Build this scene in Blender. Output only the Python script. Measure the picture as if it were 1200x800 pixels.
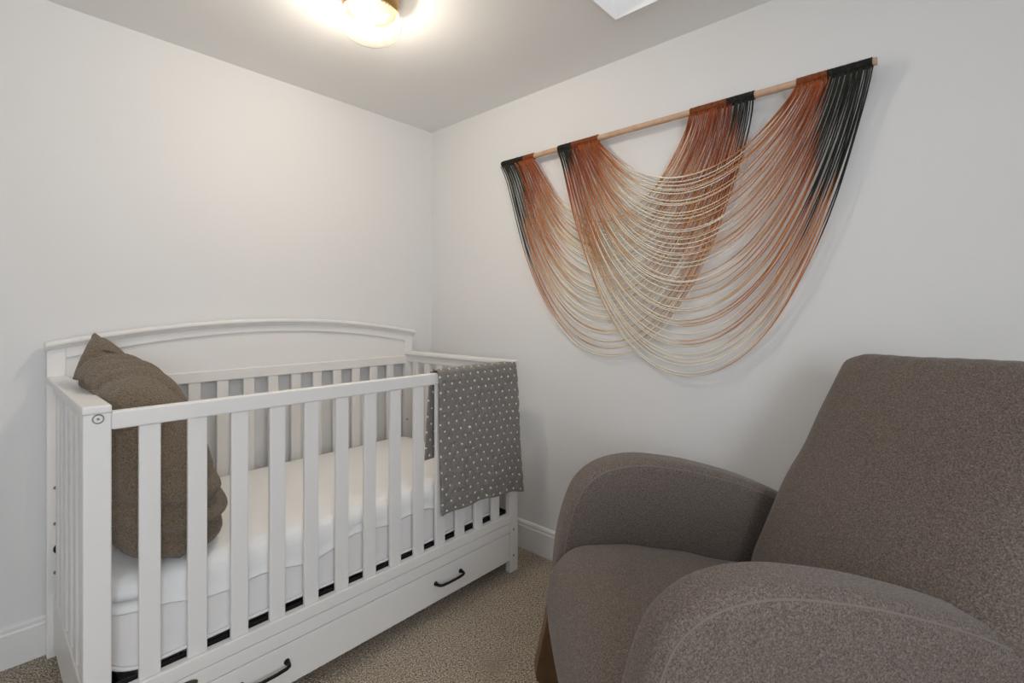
import bpy, bmesh, math, random
from mathutils import Vector, Matrix
random.seed(7)
S = bpy.context.scene
for o in list(bpy.data.objects): bpy.data.objects.remove(o)
COL = S.collection
PI = math.pi

# ------------------------------------------------------------------ camera, light, exposure
CAM = Vector((-1.753, -2.1965, 1.1083)); YAW = 0.7345
cam = bpy.data.cameras.new('camera'); co = bpy.data.objects.new('camera', cam); COL.objects.link(co)
co.location = CAM; co.rotation_euler = (PI/2, 0, YAW - PI/2)
cam.sensor_width = 36; cam.lens = 36*573.24/1200
cam.shift_x = 0; cam.shift_y = -(400-365.68)/1200
cam.clip_start = .02
S.camera = co
S.view_settings.view_transform = 'Standard'
try: S.view_settings.look = 'None'
except Exception: pass
S.view_settings.exposure = 0.54; S.view_settings.gamma = 1; S.view_settings.use_curve_mapping = False

CEIL = 2.125                       # ceiling height
XW, YW = -3.10, -3.50              # the far ends of the room, behind the camera
w = bpy.data.worlds.new('sky'); S.world = w; w.use_nodes = True
bg = w.node_tree.nodes['Background']; bg.inputs[0].default_value = (.93, .96, 1, 1); bg.inputs[1].default_value = 1.2

LAMP = Vector((-.8875, -.803, CEIL))
LAMP_POWER = 17; LAMP_COLOR = (1, .91, .785)
WINDOW_POWER = 26; WINDOW_COLOR = (.85, .92, 1)
WX0, WX1, WZ0, WZ1 = -2.75, -1.55, .75, 1.85       # window in the wall behind the camera
wl = bpy.data.lights.new('window_daylight', 'AREA'); wl.shape = 'RECTANGLE'; wl.size = WX1-WX0; wl.size_y = WZ1-WZ0
wl.energy = WINDOW_POWER; wl.color = WINDOW_COLOR
wo = bpy.data.objects.new('window_daylight', wl); COL.objects.link(wo)
wo.location = ((WX0+WX1)/2, YW-.10, (WZ0+WZ1)/2); wo.rotation_euler = (PI/2, 0, 0)   # faces +y, into the room

# ------------------------------------------------------------------ helpers
def mat(name, col, rough=.6, metal=0, spec=.5, bump=None, sheen=0, mottle=None, coat=0):
    """bump=(scale, strength, distance, kind); mottle=(scale, other colour, contrast lo, hi)"""
    m = bpy.data.materials.new(name); m.use_nodes = True
    nt = m.node_tree; N = nt.nodes; L = nt.links
    b = N['Principled BSDF']; b.inputs['Base Color'].default_value = (*col, 1)
    b.inputs['Roughness'].default_value = rough; b.inputs['Metallic'].default_value = metal
    b.inputs['Specular IOR Level'].default_value = spec
    if sheen: b.inputs['Sheen Weight'].default_value = sheen; b.inputs['Sheen Roughness'].default_value = .5
    if coat: b.inputs['Coat Weight'].default_value = coat
    tc = N.new('ShaderNodeTexCoord')
    if mottle:
        fac = None
        for k, (sc, c2, lo, hi) in enumerate(mottle):
            n = N.new('ShaderNodeTexNoise'); n.inputs['Scale'].default_value = sc; n.inputs['Detail'].default_value = 3
            L.new(tc.outputs['Object'], n.inputs['Vector'])
            r = N.new('ShaderNodeMapRange'); r.inputs[1].default_value = lo; r.inputs[2].default_value = hi
            L.new(n.outputs['Fac'], r.inputs[0])
            mx = N.new('ShaderNodeMix'); mx.data_type = 'RGBA'
            L.new(r.outputs[0], mx.inputs[0])
            if fac is None: mx.inputs[6].default_value = (*col, 1)
            else: L.new(fac, mx.inputs[6])
            mx.inputs[7].default_value = (*c2, 1)
            fac = mx.outputs[2]
        L.new(fac, b.inputs['Base Color'])
    if bump:
        sc, st, di, kind = bump
        if kind == 'noise':
            n = N.new('ShaderNodeTexNoise'); n.inputs['Detail'].default_value = 4; out = n.outputs['Fac']
        else:
            n = N.new('ShaderNodeTexVoronoi'); out = n.outputs['Distance']
        n.inputs['Scale'].default_value = sc
        L.new(tc.outputs['Object'], n.inputs['Vector'])
        bp = N.new('ShaderNodeBump'); bp.inputs['Strength'].default_value = st; bp.inputs['Distance'].default_value = di
        L.new(out, bp.inputs['Height']); L.new(bp.outputs[0], b.inputs['Normal'])
    return m

M = {}
M['wall'] = mat('wall_paint', (.80, .79, .78), .75, bump=(220, .08, .002, 'noise'), spec=.3)
M['ceil'] = mat('ceiling_paint', (.90, .89, .875), .85, bump=(160, .1, .002, 'noise'), spec=.2)
M['trim'] = mat('trim_gloss', (.82, .81, .79), .35)
M['carpet'] = mat('carpet_pile', (.52, .42, .32), .95, spec=.1, bump=(200, 1, .012, 'voronoi'),
                  mottle=((150, (.21, .15, .10), .53, .60), (200, (.95, .83, .68), .49, .57), (5, (.50, .41, .31), .55, .85)))
M['white'] = mat('crib_white_lacquer', (.85, .83, .805), .38, bump=(60, .03, .001, 'noise'))
M['sheet'] = mat('white_cotton', (.88, .87, .86), .9, spec=.15, bump=(14, .25, .01, 'noise'))
M['mattress'] = mat('mattress_cover', (.86, .835, .82), .9, spec=.15, bump=(40, .2, .004, 'noise'))
M['black'] = mat('black_metal', (.012, .012, .012), .45, metal=.3)
M['handle'] = mat('dark_bronze', (.020, .018, .018), .38, metal=.7)
M['steel'] = mat('bolt_steel', (.35, .34, .33), .35, metal=.9)
M['plastic'] = mat('cap_plastic', (.70, .69, .68), .4)
M['badge'] = mat('badge_bronze', (.16, .13, .10), .4, metal=.8)
M['boucle'] = mat('brown_boucle', (.165, .122, .08), .95, spec=.1, sheen=.25, bump=(260, .7, .006, 'voronoi'),
                  mottle=((280, (.40, .315, .225), .47, .63), (280, (.05, .035, .022), .54, .66)))
M['chair'] = mat('chair_chenille', (.155, .122, .102), .95, spec=.1, sheen=.18, bump=(420, .35, .002, 'noise'),
                 mottle=((320, (.25, .21, .182), .44, .66), (400, (.075, .060, .051), .48, .70)))
M['seam'] = mat('chair_seam', (.21, .18, .155), .9, spec=.1, sheen=.2)
M['walnut'] = mat('walnut_wood', (.19, .105, .052), .4, bump=(40, .1, .002, 'noise'), mottle=((25, (.12, .064, .03), .4, .7),))
M['walnut_pale'] = mat('joint_glue_line', (.32, .22, .14), .5)
M['brass'] = mat('aged_brass', (.42, .27, .105), .28, metal=1)
M['dowel'] = mat('dowel_wood', (.60, .40, .27), .55, mottle=((30, (.50, .32, .20), .4, .7),))
M['nail'] = mat('nail_steel', (.4, .4, .4), .4, metal=1)
M['wrap_black'] = mat('yarn_black', (.022, .022, .019), .9, spec=.1, mottle=((90, (.05, .05, .043), .5, .7),))
M['wrap_rust'] = mat('yarn_rust', (.24, .075, .028), .9, spec=.1, mottle=((90, (.13, .04, .018), .5, .7),))

def glass_mat():
    m = bpy.data.materials.new('ribbed_lamp_glass'); m.use_nodes = True
    nt = m.node_tree; N = nt.nodes; L = nt.links; N.clear()
    out = N.new('ShaderNodeOutputMaterial'); t = N.new('ShaderNodeBsdfTransparent'); t.inputs[0].default_value = (1, .985, .96, 1)
    tr = N.new('ShaderNodeBsdfTranslucent'); tr.inputs[0].default_value = (.95, .90, .80, 1)
    g = N.new('ShaderNodeBsdfGlossy'); g.inputs[1].default_value = .12
    a = N.new('ShaderNodeMixShader'); a.inputs[0].default_value = .035
    c = N.new('ShaderNodeMixShader'); lw = N.new('ShaderNodeLayerWeight'); lw.inputs[0].default_value = .45; L.new(lw.outputs['Facing'], c.inputs[0])
    L.new(t.outputs[0], a.inputs[1]); L.new(tr.outputs[0], a.inputs[2])
    L.new(a.outputs[0], c.inputs[1]); L.new(g.outputs[0], c.inputs[2]); L.new(c.outputs[0], out.inputs[0])
    return m
M['glass'] = glass_mat()
def pane_mat():
    m = bpy.data.materials.new('window_pane'); m.use_nodes = True
    nt = m.node_tree; N = nt.nodes; L = nt.links; N.clear()
    out = N.new('ShaderNodeOutputMaterial'); t = N.new('ShaderNodeBsdfTransparent')
    g = N.new('ShaderNodeBsdfGlossy'); g.inputs[1].default_value = .02
    c = N.new('ShaderNodeMixShader'); c.inputs[0].default_value = .06
    L.new(t.outputs[0], c.inputs[1]); L.new(g.outputs[0], c.inputs[2]); L.new(c.outputs[0], out.inputs[0])
    return m
M['pane'] = pane_mat()
def emit(name, col, s):
    m = bpy.data.materials.new(name); m.use_nodes = True
    b = m.node_tree.nodes['Principled BSDF']; b.inputs['Emission Color'].default_value = (*col, 1); b.inputs['Emission Strength'].default_value = s
    return m
M['bulb'] = emit('lit_bulb', (1, .93, .80), 4)
def cord_mat():
    m = bpy.data.materials.new('dip_dyed_cord'); m.use_nodes = True
    N = m.node_tree.nodes; b = N['Principled BSDF']; b.inputs['Roughness'].default_value = .9; b.inputs['Specular IOR Level'].default_value = .1
    a = N.new('ShaderNodeAttribute'); a.attribute_name = 'dye'
    m.node_tree.links.new(a.outputs['Color'], b.inputs['Base Color'])
    return m
M['cord'] = cord_mat()
def dots_mat():
    """grey quilted cotton with rows of small white dots, laid out by the cloth's own UVs in metres"""
    m = bpy.data.materials.new('grey_dotted_cotton'); m.use_nodes = True
    nt = m.node_tree; N = nt.nodes; L = nt.links; b = N['Principled BSDF']
    b.inputs['Roughness'].default_value = .95; b.inputs['Specular IOR Level'].default_value = .1; b.inputs['Sheen Weight'].default_value = .15
    uv = N.new('ShaderNodeUVMap'); uv.uv_map = 'UVMap'
    sx = N.new('ShaderNodeSeparateXYZ')
    jn = N.new('ShaderNodeTexNoise'); jn.inputs['Scale'].default_value = 60; jn.inputs['Detail'].default_value = 1
    L.new(uv.outputs[0], jn.inputs['Vector'])
    js = N.new('ShaderNodeVectorMath'); js.operation = 'SUBTRACT'; js.inputs[1].default_value = (.5, .5, .5); L.new(jn.outputs['Color'], js.inputs[0])
    jm = N.new('ShaderNodeVectorMath'); jm.operation = 'SCALE'; jm.inputs['Scale'].default_value = .008; L.new(js.outputs[0], jm.inputs[0])
    ja = N.new('ShaderNodeVectorMath'); ja.operation = 'ADD'; L.new(uv.outputs[0], ja.inputs[0]); L.new(jm.outputs[0], ja.inputs[1])
    L.new(ja.outputs[0], sx.inputs[0])
    def math_(op, a, bb=None):
        n = N.new('ShaderNodeMath'); n.operation = op
        for i, v in enumerate((a, bb)):
            if v is None: continue
            if isinstance(v, (int, float)): n.inputs[i].default_value = v
            else: L.new(v, n.inputs[i])
        return n.outputs[0]
    PX, PY = .040, .029
    row = math_('DIVIDE', sx.outputs['Y'], PY)
    fl = math_('FLOOR', row)
    odd = math_('MULTIPLY', math_('MODULO', math_('ADD', fl, 100), 2), .5)
    colx = math_('ADD', math_('DIVIDE', sx.outputs['X'], PX), odd)
    fx = math_('MULTIPLY', math_('SUBTRACT', math_('FRACT', math_('ADD', colx, 50)), .5), PX)
    fy = math_('MULTIPLY', math_('SUBTRACT', math_('FRACT', row), .5), PY)
    d = math_('SQRT', math_('ADD', math_('MULTIPLY', fx, fx), math_('MULTIPLY', fy, fy)))
    dot = math_('LESS_THAN', d, .0039)
    n = N.new('ShaderNodeTexNoise'); n.inputs['Scale'].default_value = 420; n.inputs['Detail'].default_value = 2; L.new(uv.outputs[0], n.inputs['Vector'])
    rp = N.new('ShaderNodeMapRange'); rp.inputs[1].default_value = .38; rp.inputs[2].default_value = .66; L.new(n.outputs['Fac'], rp.inputs[0])
    base = N.new('ShaderNodeMix'); base.data_type = 'RGBA'; base.inputs[6].default_value = (.15, .135, .122, 1); base.inputs[7].default_value = (.36, .33, .30, 1)
    L.new(rp.outputs[0], base.inputs[0])
    mx = N.new('ShaderNodeMix'); mx.data_type = 'RGBA'; L.new(dot, mx.inputs[0]); L.new(base.outputs[2], mx.inputs[6]); mx.inputs[7].default_value = (.85, .83, .80, 1)
    L.new(mx.outputs[2], b.inputs['Base Color'])
    pk = N.new('ShaderNodeTexNoise'); pk.inputs['Scale'].default_value = 45; pk.inputs['Detail'].default_value = 3
    L.new(uv.outputs[0], pk.inputs['Vector'])
    h = math_('ADD', pk.outputs['Fac'], math_('MULTIPLY', math_('MINIMUM', d, .015), 40))
    bp = N.new('ShaderNodeBump'); bp.inputs['Strength'].default_value = .55; bp.inputs['Distance'].default_value = .010
    L.new(h, bp.inputs['Height']); L.new(bp.outputs[0], b.inputs['Normal'])
    return m
M['dots'] = dots_mat()

def smooth(e0, e1, v):
    t = max(0, min(1, (v-e0)/(e1-e0))); return t*t*(3-2*t)
def bbox(bm, x0, x1, y0, y1, z0, z1, bev=0, seg=2):
    r = bmesh.ops.create_cube(bm, size=1)
    vs = r['verts']
    for v in vs:
        v.co = Vector(((x0+x1)/2+v.co.x*(x1-x0), (y0+y1)/2+v.co.y*(y1-y0), (z0+z1)/2+v.co.z*(z1-z0)))
    if bev:
        es = list({e for v in vs for e in v.link_edges})
        bmesh.ops.bevel(bm, geom=es, offset=bev, segments=seg, profile=.5, affect='EDGES')
def obj(name, bm, m, parent=None, smooth=False, world=True):
    """link a bmesh as ONE mesh object; vertices are in world space unless world=False (then in the parent's space)"""
    bmesh.ops.recalc_face_normals(bm, faces=bm.faces)
    me = bpy.data.meshes.new(name)
    if parent is not None and world: bm.transform(root_of(parent).inverted())
    bm.to_mesh(me); bm.free(); me.materials.append(m)
    for p in me.polygons: p.use_smooth = smooth
    o = bpy.data.objects.new(name, me); COL.objects.link(o)
    if parent is not None: o.parent = parent
    return o
def root_of(o):
    mtx = Matrix.Identity(4)
    while o is not None:
        mtx = Matrix.LocRotScale(o.location, o.rotation_euler, o.scale) @ mtx
        o = o.parent
    return mtx
def part(name, m, parent, *boxes, bev=.003, smooth=False):
    bm = bmesh.new()
    for b in boxes: bbox(bm, *b, bev=bev)
    return obj(name, bm, m, parent, smooth)
def thing(name, label, cat, loc, rotz=0):
    o = bpy.data.objects.new(name, None); COL.objects.link(o); o.location = loc; o.rotation_euler = (0, 0, rotz)
    o.empty_display_size = .1
    o['label'] = label; o['category'] = cat
    return o
def struct(name, m, *boxes, bev=0):
    o = part(name, m, None, *boxes, bev=bev); o['kind'] = 'structure'; return o
def tube(bm, pts, r, n=8, closed=False, cap=True):
    rings = []; P = [Vector(p) for p in pts]; K = len(P)
    up = None
    for i, p in enumerate(P):
        a = P[(i-1) % K] if (closed or i > 0) else P[i]; b = P[(i+1) % K] if (closed or i < K-1) else P[i]
        t = (b-a).normalized()
        if up is None:
            up = t.orthogonal().normalized()
        up = (up - t*up.dot(t))
        if up.length < 1e-6: up = t.orthogonal()
        up.normalize(); s = t.cross(up)
        rr = r[i] if isinstance(r, (list, tuple)) else r
        rings.append([bm.verts.new(p + (up*math.cos(2*PI*k/n)+s*math.sin(2*PI*k/n))*rr) for k in range(n)])
    R = range(K if closed else K-1)
    for i in R:
        A, B = rings[i], rings[(i+1) % K]
        for k in range(n): bm.faces.new((A[k], A[(k+1) % n], B[(k+1) % n], B[k]))
    if cap and not closed:
        bm.faces.new(rings[0][::-1]); bm.faces.new(rings[-1])
    return rings
def lathe(bm, prof, c, n=48, rib=None):
    """prof: (radius, z) pairs; rib(i, angle) -> extra radius"""
    rings = []
    for i, (r, z) in enumerate(prof):
        rings.append([bm.verts.new((c[0]+(r+(rib(i, 2*PI*k/n) if rib else 0))*math.cos(2*PI*k/n), c[1]+(r+(rib(i, 2*PI*k/n) if rib else 0))*math.sin(2*PI*k/n), c[2]+z)) for k in range(n)])
    for A, B in zip(rings, rings[1:]):
        for k in range(n): bm.faces.new((A[k], A[(k+1) % n], B[(k+1) % n], B[k]))
    return rings
def grid_faces(bm, V):
    for i in range(len(V)-1):
        for j in range(len(V[0])-1):
            q = (V[i][j], V[i+1][j], V[i+1][j+1], V[i][j+1])
            if len(set(q)) == 4: bm.faces.new(q)
            elif len(set(q)) == 3: bm.faces.new(tuple(dict.fromkeys(q)))
def disc(bm, c, r, axis, depth, n=16):
    m = {'y': Matrix.Rotation(PI/2, 4, 'X'), 'x': Matrix.Rotation(PI/2, 4, 'Y'), 'z': Matrix.Identity(4)}[axis]
    bmesh.ops.create_cone(bm, cap_ends=True, segments=n, radius1=r, radius2=r*.9, depth=depth, matrix=Matrix.Translation(c) @ m)

# ------------------------------------------------------------------ the room
T = .10
struct('floor', M['carpet'], (XW-T, T, YW-T, T, -.08, 0))
struct('wall_left', M['wall'], (XW-T, T, 0, T, 0, CEIL+.5))
struct('wall_right', M['wall'], (0, T, YW-T, 0, 0, CEIL+.5))
struct('wall_far', M['wall'], (XW-T, XW, YW-T, 0, 0, CEIL+.5))
struct('wall_front', M['wall'], (XW, WX0, YW-T, YW, 0, CEIL), (WX1, 0, YW-T, YW, 0, CEIL), (WX0, WX1, YW-T, YW, 0, WZ0), (WX0, WX1, YW-T, YW, WZ1, CEIL))
HX1, HX0, HY1, HY0, HD = -.259, -.92, -1.328, -1.93, .30      # the opening in the ceiling
e = .012; g_ = .008            # the opening's thin lining laps over the cut edge of the ceiling
struct('ceiling', M['ceil'], (XW, HX0-g_, YW-T, 0, CEIL, CEIL+.06), (HX1+g_, 0, YW-T, 0, CEIL, CEIL+.06), (HX0-g_, HX1+g_, HY1+g_, 0, CEIL, CEIL+.06), (HX0-g_, HX1+g_, YW-T, HY0-g_, CEIL, CEIL+.06))
struct('trim_1', M['wall'], (HX0-.02, HX0-.004, HY0-.02, HY1+.02, CEIL+.05, CEIL+HD), (HX1+.004, HX1+.02, HY0-.02, HY1+.02, CEIL+.05, CEIL+HD),
       (HX0-.01, HX1+.01, HY1+.004, HY1+.019, CEIL+.051, CEIL+HD-.001), (HX0-.01, HX1+.01, HY0-.019, HY0-.004, CEIL+.051, CEIL+HD-.001))
z_ = CEIL+HD
sk = struct('window_2', M['trim'], (HX0-.03, HX0+.03, HY0-.03, HY1+.03, z_, z_+.05), (HX1-.03, HX1+.03, HY0-.03, HY1+.03, z_, z_+.05), (HX0+.03, HX1-.03, HY1-.03, HY1+.03, z_, z_+.05), (HX0+.03, HX1-.03, HY0-.03, HY0+.03, z_, z_+.05))
part('pane', M['pane'], sk, (HX0+.03, HX1-.03, HY0+.03, HY1-.03, z_+.02, z_+.026), bev=0)
struct('trim_2', M['trim'], (HX0-e, HX0, HY0-e, HY1+e, CEIL-.006, CEIL+.058), (HX1, HX1+e, HY0-e, HY1+e, CEIL-.006, CEIL+.058),
       (HX0-.001, HX1+.001, HY1, HY1+e-.001, CEIL-.0055, CEIL+.057), (HX0-.001, HX1+.001, HY0-e+.001, HY0, CEIL-.0055, CEIL+.057))
def baseboard(name, a, b, nrm):
    prof = [(0, 0), (.015, 0), (.015, .104), (.0125, .109), (.0125, .120), (.008, .127), (.004, .1295), (0, .1295)]
    bm = bmesh.new(); rings = []
    for p in (a, b):
        rings.append([bm.verts.new((p[0]+nrm[0]*d, p[1]+nrm[1]*d, z)) for d, z in prof])
    n = len(prof)
    for k in range(n): bm.faces.new((rings[0][k], rings[0][(k+1) % n], rings[1][(k+1) % n], rings[1][k]))
    bm.faces.new(rings[0]); bm.faces.new(rings[1][::-1])
    o = obj(name, bm, M['trim']); o['kind'] = 'structure'
baseboard('baseboard_left', (XW, 0), (0, 0), (0, -1))
baseboard('baseboard_right', (0, -.0), (0, YW), (-1, 0))
baseboard('baseboard_far', (XW, YW), (XW, 0), (1, 0))
baseboard('baseboard_front', (0, YW), (XW, YW), (0, 1))
wf = struct('window_1', M['trim'], (WX0, WX0+.05, YW-.07, YW-.02, WZ0, WZ1), (WX1-.05, WX1, YW-.07, YW-.02, WZ0, WZ1), (WX0, WX1, YW-.07, YW-.02, WZ0, WZ0+.05),
            (WX0, WX1, YW-.07, YW-.02, WZ1-.05, WZ1), (WX0, WX1, YW-.065, YW-.025, (WZ0+WZ1)/2-.02, (WZ0+WZ1)/2+.02),
            (WX0-.06, WX0, YW, YW+.015, WZ0-.06, WZ1+.06), (WX1, WX1+.06, YW, YW+.015, WZ0-.06, WZ1+.06), (WX0, WX1, YW, YW+.015, WZ1, WZ1+.06), (WX0-.08, WX1+.08, YW, YW+.04, WZ0-.03, WZ0))
part('pane', M['pane'], wf, (WX0+.05, WX1-.05, YW-.048, YW-.044, WZ0+.05, WZ1-.05), bev=0)

# ------------------------------------------------------------------ crib
x0, x1 = -1.590, -.168; yb0, yb1 = -.022, -.050; yf0, yf1 = -.800, -.772
PW = .046; ZC = .9026
crib = thing('crib', 'white wooden baby crib with arched headboard and an under-bed drawer, in the corner', 'crib', (-.879, -.41, 0))
W = M['white']
def arch(x): return 1.082 - .069*((x+.879)/.711)**2
for xa in (x0, x1-PW): part('back_post', W, crib, (xa, xa+PW, yb1, yb0, 0, arch(x0)-.018))
for xa in (x0, x1-.049): part('front_post', W, crib, (xa, xa+.049, yf0, yf1, 0, ZC-.018))
NA = 48
def arched(name, prof_fn, m=W, xa=x0, xb=x1, smooth=False):
    """sweep a closed (y, z) profile along x"""
    bm = bmesh.new(); rings = []
    for i in range(NA+1):
        x = xa+(xb-xa)*i/NA
        rings.append([bm.verts.new((x, y, z)) for y, z in prof_fn(x)])
    n = len(rings[0])
    for A, B in zip(rings, rings[1:]):
        for k in range(n): bm.faces.new((A[k], A[(k+1) % n], B[(k+1) % n], B[k]))
    bm.faces.new(rings[0]); bm.faces.new(rings[-1][::-1])
    return obj(name, bm, m, crib, smooth)
def crest(x):
    z = arch(x); out = [(-.016, z-.022), (-.016, z-.003), (-.020, z)]
    for k in range(7):
        a = PI/2 - PI*k/6; out.append((-.060-.012*math.cos(a), z-.010+.010*math.sin(a)))
    out += [(-.060, z-.021), (-.056, z-.026), (-.052, z-.029)]
    out += [(-.030, z-.029)]
    return out
arched('crest_molding', crest, xa=x0-.004, xb=x1+.004, smooth=False)
pbot = lambda x: .958 + .068*(1-((x+.884)/.66)**2)
xi0, xi1 = x0+PW, x1-PW
arched('arched_rail', lambda x: [(-.030, arch(x)-.028), (-.0505, arch(x)-.028), (-.0505, pbot(x)+.003), (-.048, pbot(x)), (-.030, pbot(x))], xa=xi0, xb=xi1)
arched('headboard_panel', lambda x: [(-.028, pbot(x)+.004), (-.041, pbot(x)+.004), (-.041, .874), (-.028, .874)], xa=xi0, xb=xi1)
part('middle_rail', W, crib, (xi0, xi1, -.0505, -.028, .838, .880))
part('lower_back_rail', W, crib, (xi0, xi1, -.0495, -.028, .13, .25))
for k in range(13):
    xs = -1.4915+.0972*k
    part('back_slat', W, crib, (xs, xs+.042, -.046, -.033, .25, .838), bev=.0025)
for k in range(13):
    xs = -1.490+.0977*k
    part('front_slat', W, crib, (xs, xs+.0425, -.792, -.778, .25, .845), bev=.0025)
part('front_rail', W, crib, (x0+.049, x1-.049, -.800, -.774, .845, .886), bev=.004)
part('lower_front_rail', W, crib, (x0+.049, x1-.049, -.800, -.774, .2135, .250))
part('apron', W, crib, (x0+.049, x1-.049, -.7985, -.776, .173, .212), bev=.0015)
for sgn, xo in ((1, x0), (-1, x1)):
    a, b = sorted((xo-.002*sgn, xo+.049*sgn))
    part('side_cap', W, crib, (a, b, -.804, -.051, ZC-.018, ZC), bev=.004)
    a, b = sorted((xo+.016*sgn, xo+.034*sgn))
    part('side_rail', W, crib, (a, b, -.772, -.050, .848, ZC-.018))
    part('lower_side_rail', W, crib, (a, b, -.772, -.050, .035, .200))
    a, b = sorted((xo+.018*sgn, xo+.031*sgn))
    for k in range(6):
        ys = -.089-.0985*k
        part('side_slat', W, crib, (a, b, ys-.0435, ys, .200, .848), bev=.0025)
# drawer
dr = part('drawer', W, crib, (x0+.052, x1-.052, -.7985, -.782, .054, .1705), (x0+.06, x1-.06, -.782, -.10, .06, .075), (x0+.06, x0+.075, -.782, -.10, .06, .16), (x1-.075, x1-.06, -.782, -.10, .06, .16), (x0+.06, x1-.06, -.11, -.10, .06, .16), bev=.002)
for hx in (-1.214, -.559):
    bm = bmesh.new(); hz = .122
    P = [(hx-.060, -.797, hz), (hx-.060, -.812, hz), (hx-.057, -.822, hz), (hx-.048, -.827, hz), (hx-.02, -.830, hz), (hx+.02, -.830, hz), (hx+.048, -.827, hz), (hx+.057, -.822, hz), (hx+.060, -.812, hz), (hx+.060, -.797, hz)]
    tube(bm, P, [.0068, .0056, .0052, .0048, .0046, .0046, .0048, .0052, .0056, .0068], 10)
    for s in (-1, 1): disc(bm, (hx+.060*s, -.800, hz), .0085, 'y', .005)
    h = obj('handle', bm, M['handle'], dr, True); h['label'] = 'black metal bar handle'
# badge on the apron
bm = bmesh.new(); bmesh.ops.create_cone(bm, cap_ends=True, segments=32, radius1=.5, radius2=.46, depth=.004, matrix=Matrix.Translation((-1.400, -.8000, .190)) @ Matrix.Diagonal((.056, 1, .024, 1)) @ Matrix.Rotation(PI/2, 4, 'X'))
bd = obj('badge', bm, M['badge'], crib); bd['label'] = 'oval dark metal badge'
# bolts and holes
for (bx, bz) in ((-.196, .180), (-.197, .070)):
    bm = bmesh.new(); disc(bm, (bx, -.8005, bz), .0052, 'y', .003); obj('bolt', bm, M['steel'], crib)
bm = bmesh.new()
tube(bm, [(-1.5646+.0095*math.cos(a*PI/10), -.8005, .8731+.0095*math.sin(a*PI/10)) for a in range(20)], .0014, 6, closed=True)
disc(bm, (-1.5646, -.800, .8731), .0030, 'y', .003)
obj('bolt_cover', bm, M['steel'], crib)
for bz in (.5436, .4281, .3477, .271):
    bm = bmesh.new(); disc(bm, (-1.5695, -.0505, bz), .0058, 'y', .003); obj('bolt', bm, M['steel'], crib)
bm = bmesh.new(); disc(bm, (-.2046, -.0505, .5425), .005, 'y', .003); obj('bolt', bm, M['steel'], crib)
bm = bmesh.new(); tube(bm, [(-1.5630+.0095*math.cos(a), -.056, .3477+.013*math.sin(a)) for a in [PI/2+PI*k/10 for k in range(11)]], .003, 6)
hk = obj('hook', bm, M['black'], crib, True); hk['label'] = 'black mattress support hook'
# mattress support: black angle-iron frame with wires
bm = bmesh.new()
sx0, sx1, sy0, sy1 = -1.551, -.207, -.770, -.054
bbox(bm, sx0, sx1, sy0, sy0+.030, .228, .2325); bbox(bm, sx0, sx1, sy0, sy0+.004, .2325, .2575)
bbox(bm, sx0, sx1, sy1-.030, sy1, .228, .2325); bbox(bm, sx0, sx1, sy1-.004, sy1, .2325, .2575)
bbox(bm, sx0, sx0+.034, sy0+.03, sy1-.03, .228, .2325); bbox(bm, sx1-.034, sx1, sy0+.03, sy1-.03, .228, .2325)
bbox(bm, sx0, sx0+.004, sy0+.004, sy1-.004, .2325, .2575); bbox(bm, sx1-.004, sx1, sy0+.004, sy1-.004, .2325, .2575)
for k in range(12):
    xx = sx0+.1+(sx1-sx0-.2)*k/11; tube(bm, [(xx, sy0+.01, .236), (xx, sy1-.01, .236)], .0028, 6)
for k in range(5):
    yy = sy0+.1+(sy1-sy0-.2)*k/4; tube(bm, [(sx0+.01, yy, .2405), (sx1-.01, yy, .2405)], .0028, 6)
ms = obj('mattress_support', bm, M['black'], crib); ms['label'] = 'black metal mattress support frame'

# ------------------------------------------------------------------ mattress with fitted sheet
mt = thing('mattress', 'crib mattress in a white fitted sheet, lying inside the crib', 'mattress', (-.879, -.415, .2585))
MX0, MX1, MY0, MY1 = -1.540, -.226, -.762, -.060
def rrect(xa, xb, ya, yb, r, n=10, m=28):
    pts = []
    cs = [(xb-r, yb-r, 0), (xa+r, yb-r, PI/2), (xa+r, ya+r, PI), (xb-r, ya+r, 1.5*PI)]
    for i, (cx, cy, a0) in enumerate(cs):
        for k in range(n+1): 
            a = a0+PI/2*k/n; pts.append((cx+r*math.cos(a), cy+r*math.sin(a)))
        nx = cs[(i+1) % 4]; a = nx[2]; q = (nx[0]+r*math.cos(a), nx[1]+r*math.sin(a)); p = pts[-1]
        for k in range(1, m): pts.append((p[0]+(q[0]-p[0])*k/m, p[1]+(q[1]-p[1])*k/m))
    return pts
def slab(bm, levels, cap_bottom=True, cap_top=True, wob=0):
    """levels: (inset, z or fn(x,y,k)); one rounded-rectangle ring per level"""
    rings = []
    for li, (ins, z) in enumerate(levels):
        pts = rrect(MX0+ins, MX1-ins, MY0+ins, MY1-ins, max(.075-ins, .008))
        ring = []
        for k, (x, y) in enumerate(pts):
            zz = z(x, y, k) if callable(z) else z
            d = wob*math.sin(k*.9)*math.sin(k*.31+li*.15)
            ring.append(bm.verts.new((x+d*(1 if x > -.88 else -1)*.4, y+d*(1 if y > -.41 else -1), zz)))
        rings.append(ring)
    n = len(rings[0])
    for A, B in zip(rings, rings[1:]):
        for k in range(n): bm.faces.new((A[k], A[(k+1) % n], B[(k+1) % n], B[k]))
    if cap_bottom: bm.faces.new(rings[0][::-1])
    if cap_top: bm.faces.new(rings[-1])
bm = bmesh.new(); slab(bm, [(.02, .2585), (.008, .2605), (.004, .268), (.006, .276), (.005, .30), (.005, .40), (.012, .440), (.03, .455)], wob=.0015)
obj('mattress_core', bm, M['mattress'], mt, True)
bm = bmesh.new(); pts_ = rrect(MX0, MX1, MY0, MY1, .075)
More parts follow.
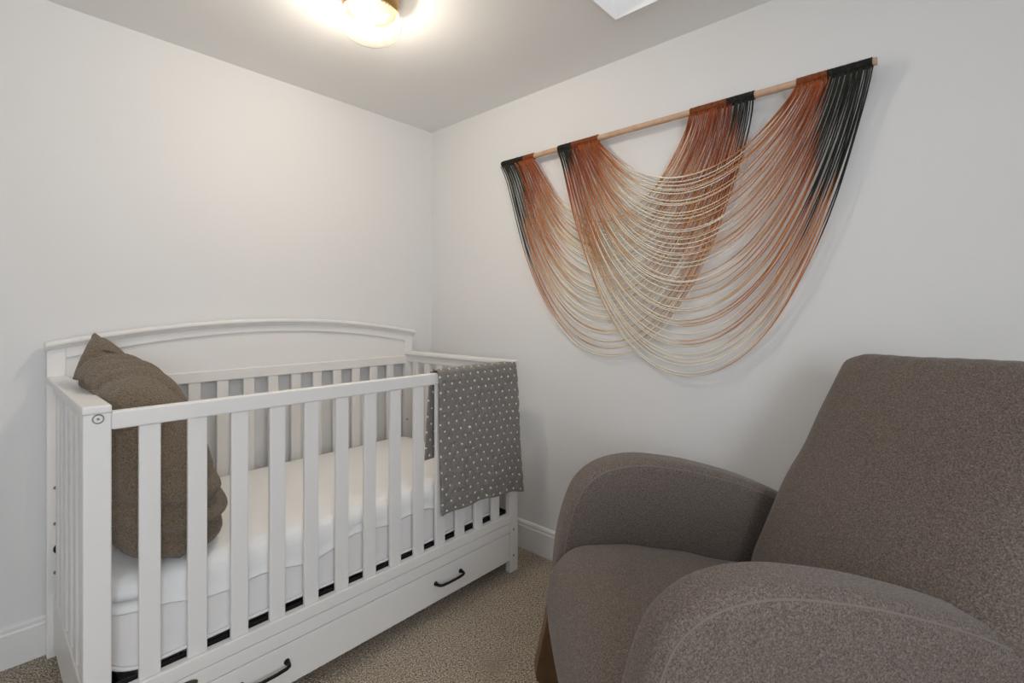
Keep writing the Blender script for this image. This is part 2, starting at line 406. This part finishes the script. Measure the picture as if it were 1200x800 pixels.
tube(bm, [(x, y, .2685+.0025*math.sin(k*.35)) for k, (x, y) in enumerate(pts_)], .0048, 8, closed=True); obj('piping', bm, M['mattress'], mt, True)
hem = lambda off: (lambda x, y, k: .378+off+.012*math.sin(x*9+y*5)+.010*math.sin(x*23+1.3+y*13))
bm = bmesh.new()
lv = [(.001, hem(.004)), (-.003, hem(0)), (-.0035, hem(.004)), (0, hem(.010)), (.0008, hem(.03)), (.001, lambda x, y, k: .424+.004*math.sin(x*17)), (.004, .445), (.012, .459), (.026, .469), (.05, .476)]
for ins in (.09, .14, .20, .26, .31, .335): lv.append((ins, .476+.016*(1-((.35-ins)/.30)**2)))
slab(bm, lv, cap_bottom=False, wob=.0022)
obj('fitted_sheet', bm, M['sheet'], mt, True)

# ------------------------------------------------------------------ brown floor cushion in the crib's left end
def sgnpow(v, p): return math.copysign(abs(v)**p, v)
def cushion():
    bm = bmesh.new(); NP = 72
    HP, HQ, HR = .262, .262, .128         # half length (front to back), half height, half thickness
    V = {}
    def pt(i, j, side):
        p, q = -1+2*i/NP, -1+2*j/NP       # p: back(-1) .. front(+1); q: bottom .. top
        a = (q+1)/2; b = (p+1)/2
        h = (.152-.048*a)*max(0, (1-abs(p)**4)*(1-abs(q)**5))**.42*(1-.78*smooth(.0, 1, (-p-.25)/.75)*a**2.5)
        top = .965-.030*p-.020*max(0, p)**3+.050*math.exp(-((p+.90)/.30)**2)-.03*max(0, -p-.90)/.1
        z = .482+(top-.482)*a
        yf = -.752-.018*math.sin(a*PI)+.075*a**5; yb = -.262+.012*math.sin(a*PI)-.02*a**4
        y = yb+(yf-yb)*b
        x = -1.392-.085*a**1.2-.030*math.exp(-((p+.8)/.4)**2)*a**3+side*h
        # folds running over the top from the pinched back corner
        up = smooth(.35, .85, q)*(1-smooth(.45, .85, p))
        z += up*.017*(1-abs(2*((p*2.6+x*4.0+.2) % 1)-1)**2-.4)
        # pocket beside the pressed front top corner
        g = math.exp(-((p-.62)/.16)**2-((q-.80)/.16)**2); z -= .016*g; y += .014*g
        # folds round the foot of the front edge
        low = smooth(.25, .8, p)*(1-smooth(-.35, .05, q))
        y -= low*.010*math.sin(q*19+x*14)
        x += side*low*.010*math.sin(q*23+p*3+.6)+side*.004*math.sin(p*9+q*7+side)*min(1, h/.1)
        if z < .92: x = max(x, -1.548)
        return Vector((x, y, z))
    for side in (1, -1):
        G = []
        for i in range(NP+1):
            row = []
            for j in range(NP+1):
                edge = i in (0, NP) or j in (0, NP)
                key = (i, j, 0 if edge else side)
                if key not in V: V[key] = bm.verts.new(pt(i, j, side))
                row.append(V[key])
            G.append(row)
        grid_faces(bm, G)
    bm.normal_update()
    nr = {v: v.normal.copy() for v in bm.verts}
    for v in bm.verts:
        x, y, z = v.co
        ridge = lambda ph: -(1-abs(math.sin(ph)))**1.6
        up = smooth(.84, .90, z+.03*math.sin(x*30))*(1-smooth(-1.40, -1.33, x))*smooth(.20, .55, -nr[v].y)
        a1 = ridge(PI*(-.50*x+.87*z+.35*(y+.5)*(z-.8))/.052)
        lo = smooth(-1.46, -1.38, x)*(1-smooth(.58, .70, z-.12*(x+1.4)))*smooth(.485, .51, z)*smooth(.15, .5, -nr[v].y)
        a2 = ridge(PI*(-.42*x+.9*z+.02*math.sin(x*25))/.050)
        v.co += nr[v]*(.013*up*(1-smooth(1.0, 1.02, z))*a1+.011*lo*a2)
    zmin = min(v.co.z for v in bm.verts)
    bmesh.ops.translate(bm, verts=bm.verts, vec=(0, 0, .487-zmin))
    return bm
bm = cushion()
pil = thing('cushion', 'large brown boucle cushion propped upright on the mattress at the left end of the crib', 'cushion', (-1.408, -.487, .48))
obj('cushion_cover', bm, M['boucle'], pil, True)

# ------------------------------------------------------------------ dotted blanket over the front rail
def blanket():
    bm = bmesh.new(); NX, NT = 60, 110
    uvl = bm.loops.layers.uv.new('UVMap'); UV = {}
    # path (y, z) across the rail: inside hem, up, over, down outside
    inner = [(-.756, .565), (-.758, .70), (-.7605, .85), (-.7625, .884), (-.768, .8935), (-.778, .8965)]
    outer = [(-.796, .8965), (-.806, .8935), (-.8115, .884), (-.8135, .86), (-.815, .70), (-.818, .55), (-.822, .42), (-.823, .368)]
    path = inner+outer
    ds = [0]
    for a, b in zip(path, path[1:]): ds.append(ds[-1]+math.hypot(b[0]-a[0], b[1]-a[1]))
    def at(s):
        s *= ds[-1]
        for k in range(len(ds)-1):
            if s <= ds[k+1]+1e-9:
                f = (s-ds[k])/(ds[k+1]-ds[k]); a, b = path[k], path[k+1]; return a[0]+(b[0]-a[0])*f, a[1]+(b[1]-a[1])*f
        return path[-1]
    G = []
    for i in range(NX+1):
        u = i/NX; row = []
        for j in range(NT+1):
            s = j/NT; y, z = at(s); dist = s*ds[-1]
            top = ds[5]/ds[-1]
            down = max(0, (s-top)/(1-top)); ins = max(0, (top-s)/top)
            xl = -.615+.004*down-.020*ins; xr = -.2005+.034*down**.8
            if ins > 0: xr = -.2005-.030*min(1, ins*8)
            x = xl+(xr-xl)*u
            # over the side cap the cloth rides higher
            capk = max(0, min(1, (x+.235)/.018))
            if capk > 0: y = y+(min(y, -.8085-.002*down)-y)*capk; z = z if down > .02 else z+(.8945-z)*capk
            
            if down > 0.02:
                wv = .004*math.sin(u*9+1+down*2)*down + .0022*math.sin(u*21+down*9) + .0016*math.sin(down*70+3*math.sin(u*6))
                y -= abs(wv)*min(1, down*6)+.001*capk
                y -= .006*math.exp(-((u-.33)/.03)**2)*math.exp(-((down-.5)/.14)**2)
                z += down*(.016*math.sin(u*PI*.9+.2) - .024*u + .004*math.sin(u*17))
            if ins > 0.05: y += .003*math.sin(u*14)*ins
            v = bm.verts.new((x, y, z)); UV[v] = (u*.44, dist); row.append(v)
        G.append(row)
    grid_faces(bm, G)
    for f in bm.faces:
        for l in f.loops: l[uvl].uv = UV[l.vert]
    return bm
bm = blanket()
bmesh.ops.recalc_face_normals(bm, faces=bm.faces)
o = obj('blanket', bm, M['dots'], None, True)
o['label'] = 'grey quilted baby blanket with white dots, draped over the right end of the crib rail'; o['category'] = 'blanket'
so = o.modifiers.new('thickness', 'SOLIDIFY'); so.thickness = .0055; so.offset = 0

# ------------------------------------------------------------------ cord wall hanging
hang = thing('wall_hanging', 'large fringe wall hanging of draped rust, cream and black cords on a wooden dowel', 'wall hanging', (0, -1.31, 1.815))
DZ, DX = 1.8150, -.042
bm = bmesh.new(); tube(bm, [(DX, -.588, DZ), (DX, -.600, DZ), (DX, -2.030, DZ), (DX, -2.0365, DZ)], [.0105, .0115, .0115, .0115], 16)
obj('dowel', bm, M['dowel'], hang, True)
for y in (-.85, -1.77):
    bm = bmesh.new(); tube(bm, [(0, y, DZ+.005), (DX+.02, y, DZ+.005), (DX+.008, y, DZ+.005)], .0022, 6); obj('nail', bm, M['nail'], hang, True)
def wrap(ya, yb_, m):
    bm = bmesh.new(); n = int(abs(yb_-ya)/.0014); P = []; R = []
    for k in range(n+1):
        P.append((DX, ya+(yb_-ya)*k/n, DZ)); R.append(.0140+.0011*math.sin(k*2.1)+random.uniform(-.0004, .0007))
    tube(bm, P, R, 14); o = obj('cord_wrap', bm, m, hang, True)
    o['label'] = 'black cord binding' if m is M['wrap_black'] else 'rust cord binding'
BND = dict(A_l=(-.5915, -.728, -.790), B_l=(-.926, -.998, -1.126), A_r=(-1.716, -1.630, -1.505), B_r=(-2.0265, -1.918, -1.838))
for a, b, c in BND.values(): wrap(a, b, M['wrap_black']); wrap(b, c, M['wrap_rust'])
def lin(r, g, b):
    f = lambda v: ((v/255+.055)/1.055)**2.4 if v > 10 else v/255/12.92
    return Vector((f(r), f(g), f(b)))
BLACK, DARK, RUST, ORANGE, TAN, CREAM = lin(52, 53, 47), lin(120, 58, 40), lin(158, 84, 50), lin(196, 128, 80), lin(218, 174, 134), lin(240, 228, 208)
def catenary(yl, yr, sag, n=64):
    Wd = abs(yr-yl); lo, hi = 1e-2, 50.0
    for _ in range(60):
        a = (lo*hi)**.5
        s = a*(math.cosh(min(60, Wd/2/a))-1)
        if s > sag: lo = a
        else: hi = a
    pts = []
    Lh = a*math.sinh(Wd/2/a)
    for k in range(n+1):
        s = -Lh+2*Lh*k/n; t = a*math.asinh(s/a); z = a*(math.cosh(t/a)-1)-sag
        pts.append(((yl+yr)/2+(yr-yl)/2*(t/(Wd/2)), z))
    return pts, 2*Lh
def dye(d, t, kind):
    """colour at distance d from the cord's end; t = 0 inner .. 1 outer cord"""
    tb, bl, m_ = kind; d = d/m_
    c_or, c_tan, c_cr = .02+.32*t, .13+.50*t, .22+.62*t
    col = DARK.lerp(RUST, smooth(.0, .08+.12*t, d)) if t > .5 else RUST.copy()
    col = col.lerp(ORANGE, smooth(c_or, c_or+.10, d)); col = col.lerp(TAN, smooth(c_tan, c_tan+.09, d)); col = col.lerp(CREAM, smooth(c_cr, c_cr+.07, d))
    if t > tb:
        Lb = bl/m_*(.12+.88*(t-tb)/(1-tb)); col = BLACK.lerp(col, smooth(Lb, Lb+.05, d))
    return col
def swag(bl, br, z_in, z_out, xbase, NC, kl, kr):
    for i in range(NC):
        t = i/(NC-1); j = lambda a: random.uniform(-a, a)
        yl = bl[2]+(bl[0]-bl[2])*t+j(.0015); yr = br[2]+(br[0]-br[2])*t+j(.0015)
        sag = DZ-.012-(z_in+(z_out-z_in)*t**1.12)+j(.010)
        if i == NC-1: sag = DZ-.012-z_out
        pts, L = catenary(yl, yr, sag)
        tt = max(0, min(1, t+j(.07))); jl, jr = 1+j(.28), 1+j(.28)
        bm = bmesh.new(); lay = bm.verts.layers.float_color.new('dye')
        x = xbase+.004*((i % 3)-1)
        P = []
        for k, (y, z) in enumerate(pts):
            s = k/(len(pts)-1)
            P.append((x+(DX-.012-x)*math.exp(-min(s, 1-s)*L/.05)+.0012*math.sin(s*19+i), y+.0012*math.sin(s*31+i*1.7), DZ-.012+z))
        rings = tube(bm, P, .0022, 6)
        n = len(pts)-1
        for k, ring in enumerate(rings):
            s = k/n*L; col = dye(s*jl, tt, kl) if s < L/2 else dye((L-s)*jr, tt, kr)
            for v in ring: v[lay] = (*col, 1)
        obj('cord', bm, M['cord'], hang, True)
swag(BND['A_l'], BND['A_r'], 1.49, .931, -.020, 46, (.52, .42, .95), (.68, .14, .92))
swag(BND['B_l'], BND['B_r'], 1.60, .879, -.034, 48, (.66, .12, .72), (.46, .46, 1.12))

# ------------------------------------------------------------------ ceiling light
lt = thing('ceiling_light', 'small flush ceiling light with brass rim and ribbed clear glass, switched on', 'ceiling light', LAMP)
bm = bmesh.new(); lathe(bm, [(0.001, 0), (.088, 0), (.0885, -.008), (.086, -.015), (.090, -.025), (.0895, -.036), (.083, -.046), (.081, -.052), (.060, -.052), (.058, -.038), (.001, -.036)], LAMP, 64)
o = obj('brass_pan', bm, M['brass'], lt, True)
bm = bmesh.new()
gp = [(.078, -.047), (.082, -.052), (.090, -.060), (.0945, -.071), (.096, -.083), (.0945, -.096), (.089, -.109), (.079, -.122), (.064, -.133), (.045, -.140), (.024, -.144), (.001, -.145)]
lathe(bm, gp, LAMP, 240, rib=lambda i, a: (.0016 if i < 8 else .0008)*math.sin(a*48) if i < 11 else 0)
g = obj('glass_shade', bm, M['glass'], lt, True); g['label'] = 'ribbed clear glass shade'
for dx, dy in ((-.030, .026), (.030, -.026)):
    pass
bm = bmesh.new(); lathe(bm, [(.001, -.038), (.013, -.038), (.014, -.058), (.020, -.068), (.0265, -.082), (.0275, -.094), (.024, -.106), (.014, -.115), (.001, -.117)], LAMP+Vector((-.012, .012, 0)), 32)
b = obj('bulb', bm, M['bulb'], lt, True)
pl = bpy.data.lights.new('bulb_light', 'POINT'); pl.energy = LAMP_POWER; pl.color = LAMP_COLOR; pl.shadow_soft_size = .042
po = bpy.data.objects.new('bulb_light', pl); COL.objects.link(po); po.location = LAMP+Vector((-.012, .012, -.084))

# ------------------------------------------------------------------ grey rocking armchair (built in its own frame: +y is where it faces)
TH = math.radians(46)
chair = thing('rocking_chair', 'grey upholstered rocking armchair with curved arms and walnut base, by the right wall', 'armchair', (-.576, -1.891, 0), TH)
F = M['chair']
def spline(P, n):
    out = []
    for i in range(len(P)-1):
        p0, p1, p2, p3 = P[max(i-1, 0)], P[i], P[i+1], P[min(i+2, len(P)-1)]
        for k in range(n):
            t = k/n
            out.append(tuple(.5*((2*p1[a])+(-p0[a]+p2[a])*t+(2*p0[a]-5*p1[a]+4*p2[a]-p3[a])*t*t+(-p0[a]+3*p1[a]-3*p2[a]+p3[a])*t**3) for a in range(len(p1))))
    out.append(P[-1]); return out
ARM = spline([(.385, .10), (.412, .20), (.425, .32), (.420, .43), (.403, .53), (.371, .618), (.335, .660), (.29, .686), (.235, .699), (.180, .7015), (.112, .694), (.03, .679), (-.094, .644), (-.199, .602), (-.29, .557), (-.345, .515), (-.378, .45), (-.388, .36), (-.380, .22), (-.365, .10)], 5)
def offset(poly, d):
    n = len(poly); out = []
    for i in range(n):
        a, b = poly[(i-1) % n], poly[(i+1) % n]; tx, ty = b[0]-a[0], b[1]-a[1]; l = math.hypot(tx, ty) or 1
        out.append((poly[i][0]-(ty/l)*d*-1*-1, poly[i][1]+(tx/l)*d*-1*-1))
    return out
def inset_to(poly, c, d):
    """move each point towards the inside by d (profile runs front-bottom, over the top, to back-bottom)"""
    out = []; n = len(poly)
    for i in range(n):
        a, b = poly[max(i-1, 0)], poly[min(i+1, n-1)]; ty, tz = b[0]-a[0], b[1]-a[1]; l = math.hypot(ty, tz) or 1
        ny, nz = -tz/l, ty/l                     # left normal
        if (c[0]-poly[i][0])*ny+(c[1]-poly[i][1])*nz < 0: ny, nz = -ny, -nz
        out.append((poly[i][0]+ny*d, poly[i][1]+nz*d))
    return out
def arm(xc, half, r=.030):
    bm = bmesh.new(); rings = []
    c = (0, .30)
    steps = []
    for k in range(7): a = PI/2*k/6; steps.append((-half+r-r*math.cos(a)*1.0, r*(1-math.sin(a))))
    steps = [(-half, r+.04)]+steps
    full = steps+[(-x, d) for x, d in steps[::-1]]
    for x, d in full:
        pr = inset_to(ARM, c, d)
        rings.append([bm.verts.new((xc+x, y, max(z, .10))) for y, z in pr])
    n = len(ARM)
    for A, B in zip(rings, rings[1:]):
        for k in range(n-1): bm.faces.new((A[k], A[k+1], B[k+1], B[k]))
    for R in (rings[0], rings[-1]): bm.faces.new(R)
    bm.faces.new([R[0] for R in rings]); bm.faces.new([R[-1] for R in rings])
    return bm
XF, XN, HALF = .330, -.297, .052
for xc in (XF, XN):
    a = obj('arm', arm(xc, HALF), F, chair, True, world=False)
    for sx in (-1, 1):
        bm = bmesh.new(); pr = inset_to(ARM, (0, .30), .0165)[2:-2]
        tube(bm, [(xc+sx*(HALF-.0034), y, z) for y, z in pr], .0018, 6)
        s = obj('seam', bm, M['seam'], a, True, world=False)
# seat cushion
def seat():
    bm = bmesh.new(); NX = 30; Wd = .265
    prof = spline([(-.20, .30), (-.20, .385), (-.16, .410), (-.06, .428), (.065, .457), (.20, .479), (.31, .486), (.375, .479), (.418, .452), (.446, .41), (.456, .35), (.450, .28), (.430, .18), (.405, .11)], 5)
    G = []
    for i in range(NX+1):
        u = -1+2*i/NX; row = []
        r = (1-(1-abs(u)**8)**.5) if abs(u) < 1 else 1
        for k, (y, z) in enumerate(prof):
            c = (.05, .25); d = .018*r
            ll = math.hypot(y-c[0], z-c[1])
            crown = .010*(1-u*u)
            row.append(bm.verts.new((.015+u*Wd, y+(c[0]-y)/ll*d+crown*.6*(1 if z < .44 and y > .3 else 0), z+(c[1]-z)/ll*d+crown*(1 if z > .39 and y < .42 else .3)+.0015*math.sin(y*40+u*5))))
        G.append(row)
    grid_faces(bm, G)
    bm.faces.new(G[0]); bm.faces.new(G[-1]); bm.faces.new([g[0] for g in G]+[]) if False else None
    bm.faces.new([g[-1] for g in G]+[g[0] for g in reversed(G)])
    return bm
obj('seat_cushion', seat(), F, chair, True, world=False)
# backrest: reclined padded slab
BACK = spline([(-.095, .335), (-.137, .419), (-.205, .600), (-.283, .745), (-.358, .902), (-.404, .985)], 8)
def backrest():
    bm = bmesh.new(); NU = 44; NV = len(BACK)-1
    thick = .062; rings = []
    V = {}
    def pt(i, j, side):
        u = -1+2*i/NU; v = j/NV; y, z = BACK[j]
        a = BACK[max(j-1, 0)]; b = BACK[min(j+1, NV)]; ty, tz = b[0]-a[0], b[1]-a[1]; l = math.hypot(ty, tz); ty /= l; tz /= l
        ny, nz = tz, -ty                                   # towards the sitter (+y)
        eu = max(0, 1-abs(u)**7)**.5; ev = max(0, 1-max(0, (v-.90)/.10)**2)**.5
        h = thick*min(eu, 1)*ev
        xr = .262-.022*v; xl = -.258-.100*smooth(.47, .60, z)-.012*v; XB = (xr+xl)/2; wd = (xr-xl)/2
        # rounded top corners
        corner = max(0, (v-.80)/.20); x = u*wd*(1-.07*corner**3*1.0)
        drop = .050*max(0, (abs(u)-.72)/.28)**2.4*corner**2
        drop -= .008*(1-u*u)*corner
        wr = 0
        if side > 0:
            wr += .0035*math.sin(v*46+u*3)*math.exp(-((v-.16)/.12)**2)*(1+.4*math.sin(u*7))
            wr -= .010*(1-abs(math.sin(PI*(v*9+u*.9))))**3*math.exp(-((v-.27)/.13)**2)*smooth(-.15, -.75, u) if u < -.15 else 0
            wr += .0028*math.sin(u*34+v*16)*math.exp(-((v-.93)/.07)**2)
            wr += .012*(1-u*u)*(1-(2*v-1)**2)
            wr += .0016*math.sin(v*27+1)*math.exp(-((abs(u)-.97)/.06)**2)
        o_ = side*h+wr*ev*eu
        drop -= .022*max(0, .3-u)*corner
        return Vector((XB+x+.002*math.sin(v*30)*abs(u)**6*(1 if u > 0 else -1), y+ny*o_-ty*drop, z+nz*o_-tz*drop))
    for side in (1, -1):
        G = []
        for i in range(NU+1):
            row = []
            for j in range(NV+1):
                edge = i in (0, NU) or j == NV
                key = (i, j, 0 if edge else side)
                if key not in V: V[key] = bm.verts.new(pt(i, j, side))
                row.append(V[key])
            G.append(row)
        grid_faces(bm, G)
    bot = [V[(i, 0, 1 if 0 < i < NU else 0)] for i in range(NU+1)]+[V[(i, 0, -1)] for i in range(NU-1, 0, -1)]
    bm.faces.new(bot)
    return bm
obj('backrest', backrest(), F, chair, True, world=False)
bm = bmesh.new(); bbox(bm, -.245, .278, -.36, .39, .115, .29, .01)
obj('seat_base', bm, F, chair, False, world=False)
# walnut rockers
def rocker(xc):
    bm = bmesh.new(); t = .020
    R = 1.05
    arc_ = [(-.42+.882*k/24) for k in range(25)]
    low = [(y, R-math.sqrt(R*R-(y-.03)**2)) for y in arc_]; top = [(y, z+.055) for y, z in low]
    poly = low+top[::-1]
    for s in (-1, 1): pass
    A = [bm.verts.new((xc-t, y, z)) for y, z in poly]; B = [bm.verts.new((xc+t, y, z)) for y, z in poly]
    n = len(poly)
    for k in range(n): bm.faces.new((A[k], A[(k+1) % n], B[(k+1) % n], B[k]))
    m = len(low)
    for k in range(m-1):
        bm.faces.new((A[k], A[k+1], A[n-2-k], A[n-1-k])); bm.faces.new((B[k+1], B[k], B[n-1-k], B[n-2-k]))
    bmesh.ops.bevel(bm, geom=[e for e in bm.edges if e.calc_face_angle(0) > .8], offset=.004, segments=2, affect='EDGES')
    return obj('rocker', bm, M['walnut'], chair, False, world=False)
def leg(xc, pts, parent):
    bm = bmesh.new(); t = .0205
    A = [bm.verts.new((xc-t, y, z)) for y, z in pts]; B = [bm.verts.new((xc+t, y, z)) for y, z in pts]; n = len(pts)
    for k in range(n): bm.faces.new((A[k], A[(k+1) % n], B[(k+1) % n], B[k]))
    bm.faces.new(A); bm.faces.new(B[::-1])
    bmesh.ops.bevel(bm, geom=bm.edges[:], offset=.003, segments=2, affect='EDGES')
    return obj('leg', bm, M['walnut'], parent, False, world=False)
for xc in (.300, -.315):
    rk = rocker(xc)
    leg(xc, [(.474, .105), (.480, .118), (.479, .135), (.444, .30), (.36, .30), (.39, .085), (.43, .085)], chair)
    leg(xc, [(-.33, .09), (-.30, .30), (-.22, .30), (-.25, .07)], chair)
bm = bmesh.new(); bbox(bm, -.30, .285, .20, .24, .075, .115, .004); bbox(bm, -.30, .285, -.26, -.22, .09, .115, .004)
obj('stretcher', bm, M['walnut'], chair, False, world=False)
